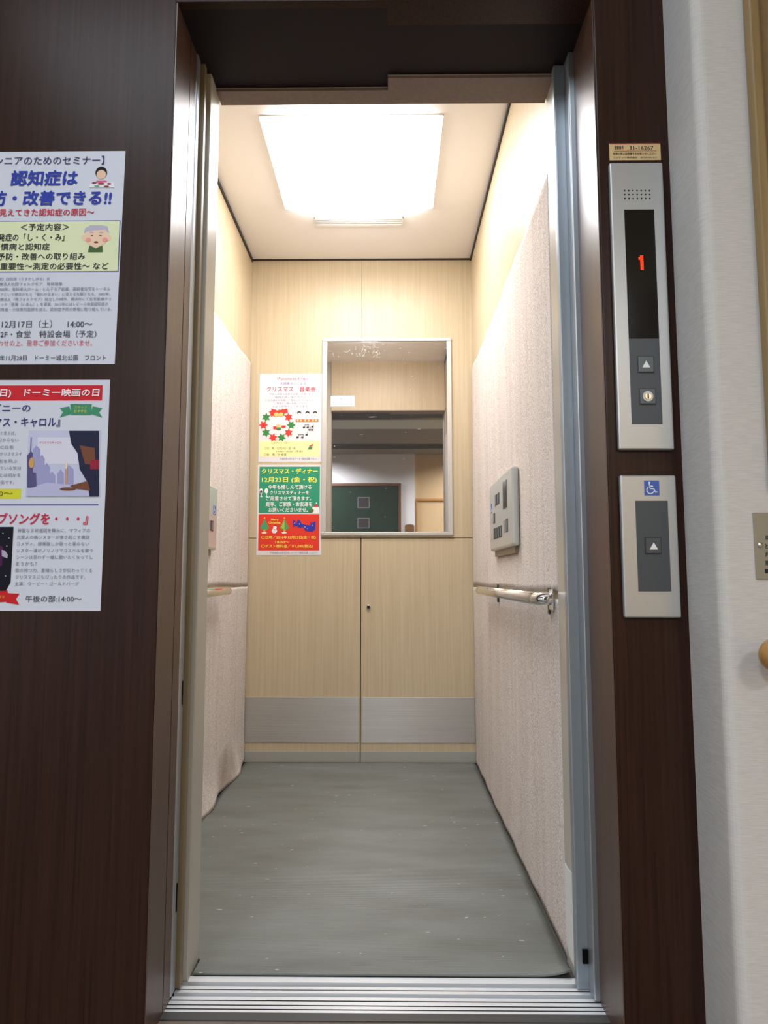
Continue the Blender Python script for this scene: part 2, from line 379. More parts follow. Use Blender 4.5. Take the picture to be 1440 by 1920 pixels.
# ================================================================ CAR FITTINGS
# ceiling lamp with a bowed diffuser
lx0, lx1, ly0, ly1 = -.426, .170, 2.063, 2.613
lamp = thing('ceiling_lamp', 'large bright square lamp with a bowed white cover in the lift ceiling', 'lamp', ((lx0+lx1)/2, (ly0+ly1)/2, ZC))
mb = MB(); N = 28; vs_ = []; fs = []
NY = 10
def zb_(t): return ZC-.004-.042*math.sin(math.pi*t)**1.1
for j in range(NY+1):
    for i in range(N+1):
        t = i/N; vs_.append((lx0+(lx1-lx0)*t, ly0+(ly1-ly0)*j/NY, zb_(t)))
for j in range(NY):
    for i in range(N): fs.append((j*(N+1)+i, (j+1)*(N+1)+i, (j+1)*(N+1)+i+1, j*(N+1)+i+1))
b0 = len(vs_)
for j in (0, NY):
    for i in range(N+1): vs_.append((lx0+(lx1-lx0)*i/N, ly0+(ly1-ly0)*j/NY, ZC-.001))
for i in range(N):
    fs.append((i, i+1, b0+i+1, b0+i)); q = NY*(N+1); fs.append((q+i+1, q+i, b0+N+1+i, b0+N+2+i))
fs.append((0, b0, b0+N+1, NY*(N+1))); fs.append((N, NY*(N+1)+N, b0+2*N+1, b0+N))
mb.add(vs_, fs).build('diffuser', M_diff, lamp, smooth=False)
MB().box(lx0-.003, lx1+.003, ly0-.003, ly1+.003, ZC-.004, ZC-.0005).build('lamp_base', M_white, lamp)

# ceiling vent
vx0, vx1, vy0, vy1 = -.318, .053, 2.686, 2.750
vent = thing('ceiling_vent', 'slim slatted white vent in the lift ceiling behind the lamp', 'vent', ((vx0+vx1)/2, (vy0+vy1)/2, ZC))
MB().box(vx0, vx1, vy0, vy1, ZC-.0015, ZC-.0005).build('backing', mat('vent_shadow', (58, 54, 50), .7), vent)
fr = MB()
for a, b, c, d in ((vx0, vx1, vy0, vy0+.004), (vx0, vx1, vy1-.004, vy1), (vx0, vx0+.004, vy0, vy1), (vx1-.004, vx1, vy0, vy1)): fr.box(a, b, c, d, ZC-.006, ZC-.0005)
fr.build('frame', M_white, vent)
for k in range(4):
    y = vy0+.007+k*.0140
    MB().box(vx0+.004, vx1-.004, y, y+.0065, ZC-.006, ZC-.0015).build('slat', M_white, vent)

# carpet panels covering the side walls
def carpet(name, label, side, y0, y1, z0, z1, ztop, zbot, hole=None, bulge=.006, cut=None):
    xw = XR if side > 0 else XL
    ny, nz = 96, 64; vs_ = []; fs = []
    for j in range(nz+1):
        for i in range(ny+1):
            y = y0+(y1-y0)*i/ny; za = z0+zbot(y); zb2 = z1+ztop(y); z = za+(zb2-za)*j/nz
            d = bulge*(.55+.45*math.sin(3.1*y+1.7*z)*math.sin(2.3*z+.8*y)) + .0012*math.sin(31*y+2*math.sin(3*z))
            if hole and z < hole[2] and hole[0]-.05 < y < hole[1]+.05: d += .0022*math.sin(78*y)*min(1, (hole[2]-z)*6)
            if cut: d += cut(y, z)
            vs_.append((xw-side*(.002+max(d, .001)), y, z))
    for j in range(nz):
        for i in range(ny):
            yc = y0+(y1-y0)*(i+.5)/ny; zc = z0+(z1-z0)*(j+.5)/nz
            if hole and hole[0] < yc < hole[1] and hole[2] < zc < hole[3]: continue
            q = (j*(ny+1)+i, j*(ny+1)+i+1, (j+1)*(ny+1)+i+1, (j+1)*(ny+1)+i)
            fs.append(q if side < 0 else q[::-1])
    o = MB().add(vs_, fs).build(name, M_carpet, smooth=True, origin=(xw, (y0+y1)/2, z0))
    s = o.modifiers.new('thickness', 'SOLIDIFY'); s.thickness = .002; s.offset = -1
    tag(o, label, 'carpet', 'carpet sheets covering the lift walls'); return o
wv = lambda y: .007*math.sin(4.3*y+.4)+.003*math.sin(13*y)
carpet('wall_carpet', 'upper pinkish carpet sheet on the right lift wall, above the right handrail', 1, 1.527, 3.060, .778, 1.758, wv, lambda y: .002*math.sin(9*y), (1.985, 2.375, .885, 1.12))
carpet('wall_carpet', 'lower pinkish carpet sheet on the right lift wall, below the right handrail', 1, 1.527, 3.060, .004, .767, lambda y: .001*math.sin(7*y)-.004*(y < 1.6), lambda y: .003+.003*math.sin(12*y), None, .007)
carpet('wall_carpet', 'upper pinkish carpet sheet on the left lift wall, above the left handrail', -1, 1.527, 3.060, .779, 1.790, wv, lambda y: .003*math.sin(8*y), (2.0, 2.40, .885, 1.12))
lc = carpet('wall_carpet', 'lower pinkish carpet sheet on the left lift wall, curling and stained at the floor', -1, 1.527, 3.060, .004, .769,
       lambda y: .001*math.sin(7*y), lambda y: .003+.012*max(0, math.sin(11*(y-2.40)))**2, None, .007,
       lambda y, z: .016*max(0, 1-z/.16)**2*(1+.7*math.sin(16*y)))
def stains(o):
    """brown scuff marks low on this sheet: a marking of its own, in the carpet's own material copy"""
    m = M_carpet.copy(); m.name = 'stained_carpet'; nt = m.node_tree; B = nt.nodes['Principled BSDF']
    src = B.inputs['Base Color'].links[0].from_socket
    mp = coords(m, (1, 1, 1)); sep = node(m, 'ShaderNodeSeparateXYZ'); link(m, mp, 0, sep, 0)
    n = node(m, 'ShaderNodeTexNoise', Scale=9.0, Detail=4); link(m, mp, 0, n, 'Vector')
    # two blobs: foot of the sheet at y about +0.42, and a drip below the handrail at y about +0.15 (object space)
    out = None
    for cy, cz, ry, rz in ((.42, .06, .16, .10), (-.02, .62, .07, .12)):
        a = node(m, 'ShaderNodeMath', _operation='SUBTRACT'); link(m, sep, 'Y', a, 0); a.inputs[1].default_value = cy
        a2 = node(m, 'ShaderNodeMath', _operation='DIVIDE'); link(m, a, 0, a2, 0); a2.inputs[1].default_value = ry
        a3 = node(m, 'ShaderNodeMath', _operation='POWER'); link(m, a2, 0, a3, 0); a3.inputs[1].default_value = 2
        b = node(m, 'ShaderNodeMath', _operation='SUBTRACT'); link(m, sep, 'Z', b, 0); b.inputs[1].default_value = cz
        b2 = node(m, 'ShaderNodeMath', _operation='DIVIDE'); link(m, b, 0, b2, 0); b2.inputs[1].default_value = rz
        b3 = node(m, 'ShaderNodeMath', _operation='POWER'); link(m, b2, 0, b3, 0); b3.inputs[1].default_value = 2
        c = node(m, 'ShaderNodeMath', _operation='ADD'); link(m, a3, 0, c, 0); link(m, b3, 0, c, 1)
        e = node(m, 'ShaderNodeMath', _operation='SUBTRACT', _use_clamp=True); e.inputs[0].default_value = 1; link(m, c, 0, e, 1)
        if out is None: out = e
        else:
            s2 = node(m, 'ShaderNodeMath', _operation='MAXIMUM'); link(m, out, 0, s2, 0); link(m, e, 0, s2, 1); out = s2
    mu = node(m, 'ShaderNodeMath', _operation='MULTIPLY'); link(m, out, 0, mu, 0); link(m, n, 'Fac', mu, 1)
    mx = node(m, 'ShaderNodeMix', _data_type='RGBA'); link(m, mu, 0, mx, 0)
    nt.links.new(src, mx.inputs[6]); mx.inputs[7].default_value = lin((120, 92, 66)); nt.links.new(mx.outputs[2], B.inputs['Base Color'])
    o.data.materials[0] = m
stains(lc)

# floor mat with one curled corner
vs_ = []; fs = []; nx, ny = 60, 90
mx0, mx1, my0, my1 = XL+.014, XR-.012, 1.468, YB-.006
for j in range(ny+1):
    for i in range(nx+1):
        x = mx0+(mx1-mx0)*i/nx; y = my0+(my1-my0)*j/ny
        d = max(0, 1-math.hypot((mx1-x)/.07, (y-my0)/.05)); dl = max(0, 1-math.hypot((x-(-.405))/.05, (y-my0)/.05))
        xx = min(max(x, -.405), .3685) if y < 1.530 else x
        vs_.append((xx, y, .005+.012*d*d))
for j in range(ny):
    for i in range(nx): fs.append((j*(nx+1)+i, j*(nx+1)+i+1, (j+1)*(nx+1)+i+1, (j+1)*(nx+1)+i))
fm = MB().add(vs_, fs).build('floor_mat', M_mat, smooth=True, origin=((mx0+mx1)/2, (my0+my1)/2, 0))
s = fm.modifiers.new('thickness', 'SOLIDIFY'); s.thickness = .004; s.offset = -1
tag(fm, 'worn grey ribbed rubber mat on the lift floor, one front corner curling', 'floor mat')

# handrails
def handrail(label, side, ya, yb, z):
    xw = XR if side > 0 else XL; xr = xw-side*.042; r = .0148
    t = thing('handrail', label, 'handrail', (xw, (ya+yb)/2, z), 'chrome handrails on the lift side walls')
    path = [(xr, ya, z)]; rr = [r]; path.append((xr, yb-.012, z)); rr.append(r)
    for k in range(1, 7):
        a = k/6*math.pi/2; path.append((xr, yb-.012+.012*math.sin(a), z)); rr.append(max(r*math.cos(a)*.999, .0006))
    MB().tube(path, rr, 28).build('rail', M_rail, t, smooth=True)
    # near end: short elbow back to a wall plate
    el = []
    for k in range(9):
        a = k/8*math.pi/2; el.append((xr+side*.020*(1-math.cos(a)), ya-.022*math.sin(a), z))
    el.append((xw-side*.012, ya-.022, z))
    MB().tube(el, r, 28).build('elbow', M_chrome, t, smooth=True)
    MB().box(min(xw-side*.014, xw-side*.008), max(xw-side*.014, xw-side*.008), ya-.034, ya-.006, z-.026, z+.022).build('wall_plate', M_chrome, t, bevel=.002)
    for y in (ya+.012, yb-.24):
        MB().tube([(xr, y, z), (xw-side*.006, y, z)], .0065, 14).build('bracket', M_kick, t, smooth=True)
        MB().box(min(xw-side*.011, xw-side*.006), max(xw-side*.011, xw-side*.006), y-.005, y+.005, z-.036, z+.024).build('bracket_foot', mat('dark_bracket_foot', (60, 54, 48), .5), t)
M_rail = mat('satin_chrome', (236, 235, 233), .15, 1)
handrail('chrome tube handrail on the right lift wall under the button panel', 1, 1.585, 2.60, .762)
handrail('chrome tube handrail on the left lift wall, half hidden by the door edge', -1, 1.62, 2.56, .760)

# wheelchair emblem, drawn on a unit square -> list of prisms through a mapping function
def wheelchair(addp):
    def seg(a, b, w):
        dx, dz = b[0]-a[0], b[1]-a[1]; L = math.hypot(dx, dz); nx_, nz_ = -dz/L*w/2, dx/L*w/2
        return [(a[0]+nx_, a[1]+nz_), (b[0]+nx_, b[1]+nz_), (b[0]-nx_, b[1]-nz_), (a[0]-nx_, a[1]-nz_)]
    addp([(.36+.075*math.cos(k*math.pi/6), .87+.075*math.sin(k*math.pi/6)) for k in range(12)])
    for a, b in (((.36, .80), (.40, .45)), ((.37, .64), (.62, .62)), ((.38, .46), (.68, .44)), ((.66, .46), (.78, .17)), ((.76, .18), (.90, .23))): addp(seg(a, b, .075))
    c = (.42, .34); pr = None
    for k in range(0, 17):
        a = math.radians(125+k*13.5); p_ = (c[0]+.25*math.cos(a), c[1]+.25*math.sin(a))
        if pr: addp(seg(pr, p_, .07))
        pr = p_

# button panels inside the car
def car_panel(label, side, y0, y1, z0, z1, full):
    xw = XR if side > 0 else XL; xf = xw-side*.026
    t = thing('button_panel', label, 'control panel', (xw, (y0+y1)/2, (z0+z1)/2), 'low wheelchair button panels in the lift car')
    def bx(m_, ya, yb, za, zb_, da, db, mi=0):
        xs = sorted((xf-side*da, xf-side*db)); return m_.box(xs[0], xs[1], ya, yb, za, zb_, mi)
    bx(MB(), y0, y1, z0, z1, -.022, 0).build('faceplate', M_face2, t, bevel=.007)
    bx(MB(), y0+.03, y1-.03, z0-.020, z1-.02, -.0245, -.012).build('back_box', mat('panel_back_box', (150, 134, 112), .6), t)
    # the blue wheelchair sticker
    sy, sz = (y1-.040, z1-.085); w = .032
    st = MB(); bx(st, sy-w/2, sy+w/2, sz-w/2, sz+w/2, 0, .0006)
    so = st.build('wheelchair_sticker', M_blue, t, label='blue wheelchair sticker')
    sg = MB()
    def addp(pts):
        q = [(sy-side*(u-.5)*w*-1 if False else sy+(.5-u)*w*side, sz+(v-.5)*w) for u, v in pts]
        xs = (xf-side*.0012, xf-side*.0005); sg.prismx(q, xs[0], xs[1])
    wheelchair(addp); sg.build('wheelchair_symbol', M_white, t, so)
    def button(yc, zc, w_, h):
        b = MB(); bx(b, yc-w_/2, yc+w_/2, zc-h/2, zc+h/2, 0, .0012); bo = b.build('button', M_hole2, t)
        c = MB(); bx(c, yc-w_/2+.004, yc+w_/2-.003, zc-h/2+.004, zc+h/2-.004, .0012, .002); c.build('button_cap', M_plate2, t, bo)
    L = y1-y0
    if full:
        d = MB(); bx(d, y0+.085, y0+.152, z0+.120, z0+.205, 0, .0012); do = d.build('display', mat('dark_display', (52, 40, 40), .2), t, label='dark floor display')
        c = MB(); bx(c, y0+.100, y0+.135, z0+.124, z0+.200, .0012, .0018); c.build('display_screen', mat('display_screen', (70, 34, 32), .15), t, do)
        for k in range(2): button(y1-.150-k*.048, z1-.068, .038, .036)
        button(y1-.105, z1-.125, .034, .034)
        for k in range(4): button(y1-.105-k*.045, z1-.178, .034, .036)
        button(y0+.088, z1-.168, .030, .040)
        c = MB(); bx(c, y0+.115, y0+.150, z1-.186, z1-.150, 0, .0010); c.build('label_plate', mat('grey_label', (150, 150, 148), .4), t)
        dots = MB()
        for k in range(9):
            zz = z1-.122-k*.0085; bx(dots, y1-.052, y1-.028, zz-.001, zz+.001, 0, .0007)
        dots.build('braille_strip', mat('braille_grey', (205, 205, 205), .4), t)
    else:
        button(y1-.072, z0+.082, .034, .036)
        c = MB(); bx(c, y1-.155, y1-.095, z0+.066, z0+.098, 0, .0010); c.build('label_plate', mat('grey_label', (150, 150, 148), .4), t)
M_face2 = mat('car_faceplate', (198, 199, 194), .32, .35)
M_hole2 = mat('button_rim', (44, 44, 46), .4); M_plate2 = mat('button_grey', (104, 110, 116), .35, .2)
car_panel('grey button panel with display and rows of buttons on the right lift wall', 1, 1.962, 2.405, .902, 1.135, True)
car_panel('grey button panel on the left lift wall, cut off by the door edge', -1, 1.98, 2.432, .908, 1.133, False)

# mirror on the back wall
x0, x1, z0, z1 = -.3165, .2800, 1.000, 1.9165
mir = thing('mirror', 'tall scratched mirror in a silver frame on the lift back wall', 'mirror', ((x0+x1)/2, YB, z0))
gx0, gx1, gz0, gz1 = x0+.0215, x1-.0205, z0+.015, z1-.015
fr = MB()
for a, b, c, d in ((x0, x1, z1-.015, z1), (x0, x1, z0, z0+.015), (x0, gx0, z0+.015, z1-.015), (gx1, x1, z0+.015, z1-.015)): fr.box(a, b, YB-.012, YB-.0005, c, d)
fr.build('frame', M_mframe := mat('mirror_frame', (205, 203, 198), .42, .45), mir, bevel=.002)
MB().box(gx0, gx1, YB-.006, YB-.0005, gz0, gz1).build('glass', M_mirror, mir)
sc = MB()                                       # worn white scratches in the mirror face, thickest near the top left
for k in range(90):
    if k < 46: u_, v_ = random.gauss(697, 12), random.gauss(657, 8)
    elif k < 60: u_, v_ = random.uniform(615, 680), random.gauss(662, 4)
    else: u_, v_ = random.uniform(618, 830), random.uniform(650, 990)
    x_, z_ = onY(min(max(u_, 616), 834), max(v_, 645), YB-.006); a_ = random.choice((0, .15, -.2, 1.2, 1.9)) + random.gauss(0, .2)
    l_ = random.uniform(.0015, .010 if k < 60 else .005); w_ = random.uniform(.0003, .0007)
    dx, dz = math.cos(a_), math.sin(a_)
    sc.prism([(x_-dx*l_-dz*w_, z_-dz*l_+dx*w_), (x_+dx*l_-dz*w_, z_+dz*l_+dx*w_), (x_+dx*l_+dz*w_, z_+dz*l_-dx*w_), (x_-dx*l_+dz*w_, z_-dz*l_-dx*w_)], YB-.0062, YB-.0059)
so = sc.build('scratches', mat('scratch_white', (206, 202, 198), .8), mir, [c for c in mir.children if c.name.startswith('glass')][0], label='fine white scratches')
so['kind'] = 'stuff'
a, b = onY(620, 762, YB-.007), onY(665, 742, YB-.007)
stk = thing('notice_sticker', 'small white sticker on the left edge of the mirror', 'sticker', (a[0], YB-.0062, a[1]))
MB().box(a[0], b[0], YB-.0068, YB-.0062, a[1], b[1]).build('sheet', M_white, stk)
MB().text('ご注意', a[0]+.010, a[0]+.055, b[1]-.016, b[1]-.010, YB-.0071).text('扉にご注意ください', a[0]+.010, a[0]+.085, b[1]-.034, b[1]-.028, YB-.0071, 1)\
    .build('printed_text', [mat('grey_print', (150, 150, 156), .7), mat('pale_red_print', (214, 150, 150), .7)], stk)

# ================================================================ LOBBY WALL FITTINGS
YF = Y0-.012
class Px:
    """draws flat shapes measured in the photograph onto one real wall plane"""
    def __init__(s, Y): s.Y = Y
    def p(s, u, v): return onY(u, v, s.Y)
    def rect(s, mb, u0, v0, u1, v1, y, mi=0, th=.0003):
        um, vm = (u0+u1)/2, (v0+v1)/2
        xa = s.p(u0, vm)[0]; xb = s.p(u1, vm)[0]; za = s.p(um, v1)[1]; zb = s.p(um, v0)[1]
        return mb.box(xa, xb, y-th, y, za, zb, mi)
    def quad(s, mb, pts, y, mi=0, th=.0003): return mb.prism([s.p(*q) for q in pts], y-th, y, mi)
    def ell(s, mb, u, v, ru, rv, y, mi=0, th=.0003, n=20):
        c = s.p(u, v); e = s.p(u+ru, v); g = s.p(u, v-rv); return mb.ell(c[0], c[1], abs(e[0]-c[0]), abs(g[1]-c[1]), y-th, y, mi, n)
    def text(s, mb, body, u0, v0, u1, v1, y, mi=0, bold=0., shear=0.):
        um, vm = (u0+u1)/2, (v0+v1)/2
        return mb.text(body, s.p(u0, vm)[0], s.p(u1, vm)[0], s.p(um, v1)[1], s.p(um, v0)[1], y, mi, bold, shear)

PX = Px(YF)
def face_xz(u0, v0, u1, v1): return PX.p(u0, v1)[0], PX.p(u1, v1)[0], PX.p(u0, v1)[1], PX.p(u0, v0)[1]
# indicator panel
fx0, fx1 = .4205, .5225
fz0, fz1 = PX.p(1200, 843)[1], PX.p(1200, 304)[1]
ind = thing('floor_indicator', 'tall silver floor indicator panel showing a red 1, right of the lift door', 'indicator panel', ((fx0+fx1)/2, Y0, fz0))
MB().box(fx0, fx1, YF, Y0-.0004, fz0, fz1).build('faceplate', M_face, ind, bevel=.003)
gh = MB()
for r_ in range(3):
    for c_ in range(7): PX.ell(gh, 1171+c_*7.8+r_*.3, 357.5+r_*7.3, 1.5, 1.5, YF, 0, .0003, 10)
gh.build('speaker_grille', M_hole, ind, label='rows of small dark speaker holes')
px0, px1 = PX.p(1196, 635)[0]-.0275, PX.p(1196, 635)[0]+.0275
px0, px1 = PX.p(1179, 640)[0], PX.p(1236, 640)[0]
dz0, dz1 = PX.p(1205, 635)[1], PX.p(1200, 393)[1]
bz0 = PX.p(1215, 795.5)[1]
ds = MB().box(px0, px1, YF-.0006, YF, dz0, dz1).build('display_window', M_black, ind, label='black glass display')
dg = MB(); PXD = Px(YF-.001)
one = ["00110", "01110", "11110", "00110", "00110", "00110", "00110", "00110", "00110", "00110"]
one = ["0011", "0111", "0111", "0011", "0011", "0011", "0011", "0011", "0011", "0011"]
for r_, row in enumerate(one):
    for c_, ch in enumerate(row):
        if ch == '1': PXD.rect(dg, 1194+c_*3.2+r_*.12, 479+r_*2.75, 1196.2+c_*3.2+r_*.12, 481.2+r_*2.75, YF-.0006, 0, .0004)
dg.build('digit', M_red_led, ind, ds, label='glowing red figure 1')
bp = MB().box(px0, px1, YF-.0006, YF, bz0, dz0).build('button_plate', M_plate, ind)
def square_button(t, par, u0, v0, u1, v1, capmat, name='call_button'):
    m_ = MB(); PX.rect(m_, u0, v0, u1, v1, YF-.0006, 0, .0012); o = m_.build(name, M_btnrim, t, bevel=.0004)
    m_ = MB(); PX.rect(m_, u0+1.6, v0+1.6, u1-1.6, v1-1.6, YF-.0018, 0, .0012); c = m_.build('button_cap', capmat, t, o, bevel=.0005)
    return o
M_btnrim = mat('call_button_rim', (44, 50, 54), .4); M_btncap = mat('call_button_cap', (84, 92, 97), .28, .2)
ub = square_button(ind, bp, 1195, 668, 1226, 699.5, M_btncap)
m_ = MB(); PX.quad(m_, [(1203, 690), (1218, 690), (1210.5, 677)], YF-.003, 0, .0004); m_.build('arrow', M_white, ind, ub, label='white up arrow')
kb = square_button(ind, bp, 1198, 728.5, 1229.5, 759, M_btncap, 'key_switch')
cx_, cz_ = PX.p(1213.5, 744)
MB().tube([(cx_, YF-.003, cz_), (cx_, YF-.0042, cz_)], .0098, 28).build('key_ring', M_silver, ind, kb)
MB().tube([(cx_, YF-.004, cz_), (cx_, YF-.0054, cz_)], .0058, 24).box(cx_-.0012, cx_+.0012, YF-.0058, YF-.005, cz_-.005, cz_+.005, 1).build('key_barrel', [M_chrome, M_hole], ind, kb)

# wheelchair call panel
wz0, wz1 = PX.p(1225, 1158.5)[1], PX.p(1220, 891)[1]
wc = thing('call_panel', 'short silver wheelchair call panel with a blue emblem, below the floor indicator', 'call panel', ((fx0+fx1)/2, Y0, wz0))
MB().box(fx0, fx1, YF, Y0-.0004, wz0, wz1).build('faceplate', M_face, wc, bevel=.003)
m_ = MB(); PX.rect(m_, 1208, 901, 1236, 929, YF, 0, .0004); so = m_.build('wheelchair_sticker', M_blue, wc, label='blue wheelchair sticker')
sx0, sz1 = PX.p(1208, 929)[0], PX.p(1222, 929)[1]; sw = PX.p(1236, 915)[0]-PX.p(1208, 915)[0]; sg = MB()
wheelchair(lambda pts: sg.prism([(sx0+.02*sw+u*sw*.94, sz1+.04*sw+v*sw*.94) for u, v in pts], YF-.0007, YF-.0003))
sg.build('wheelchair_symbol', M_white, wc, so)
cx0, cx1 = PX.p(1194, 1024)[0], PX.p(1255, 1024)[0]
m_ = MB().box(cx0, cx1, YF-.0006, YF, PX.p(1225, 1109)[1], PX.p(1222, 939)[1]); cp = m_.build('button_plate', M_plate, wc)
cb = square_button(wc, cp, 1208.5, 1007.5, 1239.5, 1039, mat('plain_button_cap', (74, 80, 86), .38, .2))
m_ = MB(); PX.quad(m_, [(1217, 1030.5), (1232.5, 1030.5), (1224.5, 1017)], YF-.003, 0, .0004); m_.build('arrow', M_white, wc, cb, label='white up arrow')

# registration plate
PR = Px(Y0-.001)
a, b = PR.p(1143, 300.5), PR.p(1238, 268.5)
rg = thing('registration_plate', 'small yellow number label stuck above the floor indicator', 'label', (a[0], Y0, a[1]))
MB().box(a[0], b[0], Y0-.001, Y0-.0002, a[1], b[1]).build('sheet', mat('label_yellow', (214, 186, 134), .5), rg)
m_ = MB(); PR.rect(m_, 1143, 268.5, 1238, 270.3, Y0-.001, 1, .0002); PR.rect(m_, 1151, 282.6, 1231, 283.4, Y0-.001, 1, .0002)
PR.text(m_, '登録番号', 1152, 273.5, 1169, 280.5, Y0-.0013, 0, .01); PR.text(m_, '31-16267', 1180, 274, 1225, 280.8, Y0-.0013, 0, .008)
PR.text(m_, '故障の際は登録番号をお知らせください', 1149, 286, 1230.5, 290.6, Y0-.0013, 0, .004)
PR.text(m_, 'フジテック株式会社　(0120)700-315', 1150, 293.4, 1231, 297.6, Y0-.0013, 0, .002)
m_.build('printed_text', [M_ink, mat('label_red', (170, 60, 50), .6)], rg)

# ---------------------------------------------------------------- posters
INK = {}
def ink(name, rgb): return mat('print_%s_%d_%d_%d' % ((name,)+tuple(rgb)), rgb, .75, 0, .15)
M_sheet = mat('poster_paper', (209, 214, 226), .7, 0, .2)
M_sheet2 = mat('glossy_poster_paper', (224, 222, 225), .55, 0, .3)
def poster(name, label, Y, x0, x1, z0, z1, paper, skew=0.0):
    t = thing(name, label, 'poster', ((x0+x1)/2, Y, z0), 'paper notices')
    MB().prism([(x0, z0), (x1-skew, z0), (x1, z1), (x0+skew, z1)], Y-.0008, Y-.0002).build('sheet', paper, t)
    return t
class Pr:
    """collects the printed layers of one poster, by kind of element"""
    def __init__(s, t, Y): s.t = t; s.Y = Y; s.px = Px(Y-.001); s.lay = 0
    def part(s, name, colors, fn, label=None):
        m_ = MB(); s.m = m_; s.idx = {k: i for i, k in enumerate(colors)}; s.lay = 4 if name in ('picture', 'ribbon') else 0
        fn(s)
        return m_.build(name, [ink(k, v) for k, v in colors.items()], s.t, label=label)
    def y(s, l=None): s.lay += 1; return s.Y-.0009-(.00008*(s.lay if l is None else l))
    def R(s, u0, v0, u1, v1, c): s.px.rect(s.m, u0, v0, u1, v1, s.y(), s.idx[c], .0001); return s
    def Q(s, pts, c): s.px.quad(s.m, pts, s.y(), s.idx[c], .0001); return s
    def E(s, u, v, ru, rv, c, n=20): s.px.ell(s.m, u, v, ru, rv, s.y(), s.idx[c], .0001, n); return s
    def T(s, body, u0, v0, u1, v1, c, bold=0., shear=0.): s.px.text(s.m, body, u0, v0, u1, v1, s.Y-.0019, s.idx[c], bold, shear); return s
    def star(s, u, v, r, c, n=5, inner=.45, a0=0):
        s.Q([(u+r*(1 if k % 2 == 0 else inner)*math.sin(math.pi*k/n+a0), v-r*(1 if k % 2 == 0 else inner)*math.cos(math.pi*k/n+a0)) for k in range(2*n)], c); return s
NAVY = (58, 62, 140); BLUE = (56, 72, 168); RED = (196, 48, 62); GREY = (120, 124, 140); DK = (48, 50, 62); WHT = (240, 240, 244)

# 1: seminar notice
P1 = poster('seminar_notice', 'white seminar notice in blue lettering with a yellow box, upper sheet left of the door', Y0, -.818, -.5185, 1.213, 1.641, M_sheet, .005)
g = Pr(P1, Y0)
def f1(s):
    s.T('【シニアのためのセミナー】', -17, 293, 196, 309.5, 'navy', .004)
    s.T('認知症は', 21, 319.5, 146, 349, 'blue', .03, .08)
    s.T('予防・改善できる!!', -47, 357.5, 210, 386, 'blue', .03, .08)
    s.T('～見えてきた認知症の原因～', -16, 391.5, 177, 405.5, 'red', .012)
g.part('heading', {'navy': (66, 66, 110), 'blue': BLUE, 'red': RED}, f1)
def f2(s):
    s.R(-58, 414, 224, 510.5, 'navy'); s.R(-56, 415.3, 222.5, 509, 'cream')
    for b in (('＜予定内容＞', 39, 419.5, 130, 432.5), ('認知症発症の「し・く・み」', -43, 438.5, 121, 452.5), ('生活習慣病と認知症', -44, 456.5, 93.5, 469.5),
              ('「予防・改善への取り組み', -10, 474.5, 160, 487.5), ('重要性～測定の必要性～ など', 1, 492.5, 204, 506)): s.T(*b, 'dark', .009)
g.part('yellow_box', {'navy': NAVY, 'cream': (222, 230, 190), 'dark': DK}, f2, 'pale yellow box with the programme')
def f3(s):
    rows = [('【講師】臼田茂（うすだしげる）氏', -12, 94), ('医療法人社団フォルクモア　常務理事', -8, 117), ('2000年、有料老人ホーム・ヒルデモア創業、高齢者住宅をトータル', -5, 207),
            ('ケアという理念のもと「憧れの住まい」に変える先駆となる。2002年、', -6, 207), ('医療法人（現フォルクモア）設立し川崎市、横浜市にて在宅医療クリ', -6, 208),
            ('ニック「医庵（いあん）」を運営。2013年にはレビー小体型認知症の', -5, 203), ('発見者・小阪憲司医師を迎え、認知症予防の啓発に取り組んでいる。', -5, 210)]
    for k, (b, u0, u1) in enumerate(rows): s.T(b, u0, 520+k*9.45, u1, 526.5+k*9.45, 'grey')
    s.T('12月17日（土）　14:00～', 4, 600.5, 173, 615, 'ink'); s.T('2F・食堂　特設会場（予定）', 1, 620, 181, 633.5, 'ink')
    s.T('お誘いあわせの上、是非ご参加くださいませ。', -46, 637.5, 173, 649, 'red')
    s.T('平成28年11月28日　ドーミー城北公園　フロント', -32, 666, 199, 676.5, 'ink')
g.part('body_text', {'grey': (128, 132, 150), 'ink': (70, 72, 84), 'red': (206, 92, 100)}, f3)
def f4(s):                                    # a woman at a meal
    s.E(190, 324, 11, 11.5, 'hair'); s.E(190, 327.5, 9, 8.5, 'skin'); s.Q([(181, 339), (200, 339), (202, 347), (179, 347)], 'pink')
    s.Q([(170, 344), (213, 342), (215, 352), (166, 352)], 'white'); s.E(177, 343.5, 4.5, 2, 'red'); s.E(190, 345, 7, 2, 'red'); s.E(205, 345, 4, 1.8, 'red'); s.E(182, 349.5, 5, 1.6, 'green'); s.E(200, 350, 5, 1.6, 'red')
g.part('picture', {'hair': (40, 34, 36), 'skin': (232, 196, 172), 'pink': (214, 96, 140), 'white': (232, 234, 240), 'red': (150, 70, 72), 'green': (110, 170, 140)}, f4, 'drawing of a woman at a meal')
def f5(s):                                    # an elderly man
    s.E(158, 446, 5, 5.5, 'skin'); s.E(204, 446, 5, 5.5, 'skin'); s.E(181, 444, 22, 20, 'skin')
    s.Q([(157, 438), (160, 428), (170, 422.5), (190, 422.5), (202, 425), (205, 438), (198, 431), (176, 432), (164, 434)], 'hair')
    s.Q([(165, 473), (168, 460), (180, 466), (192, 460), (193, 473)], 'green'); s.E(172, 436, 4, 1.5, 'hair'); s.E(190, 436, 4, 1.5, 'hair')
    s.E(166, 450, 5, 4, 'blush'); s.E(197, 450, 5, 4, 'blush'); s.E(180.5, 454.5, 4, 1.7, 'mouth'); s.E(173, 442, 2.4, .6, 'mouth'); s.E(189, 442, 2.4, .6, 'mouth')
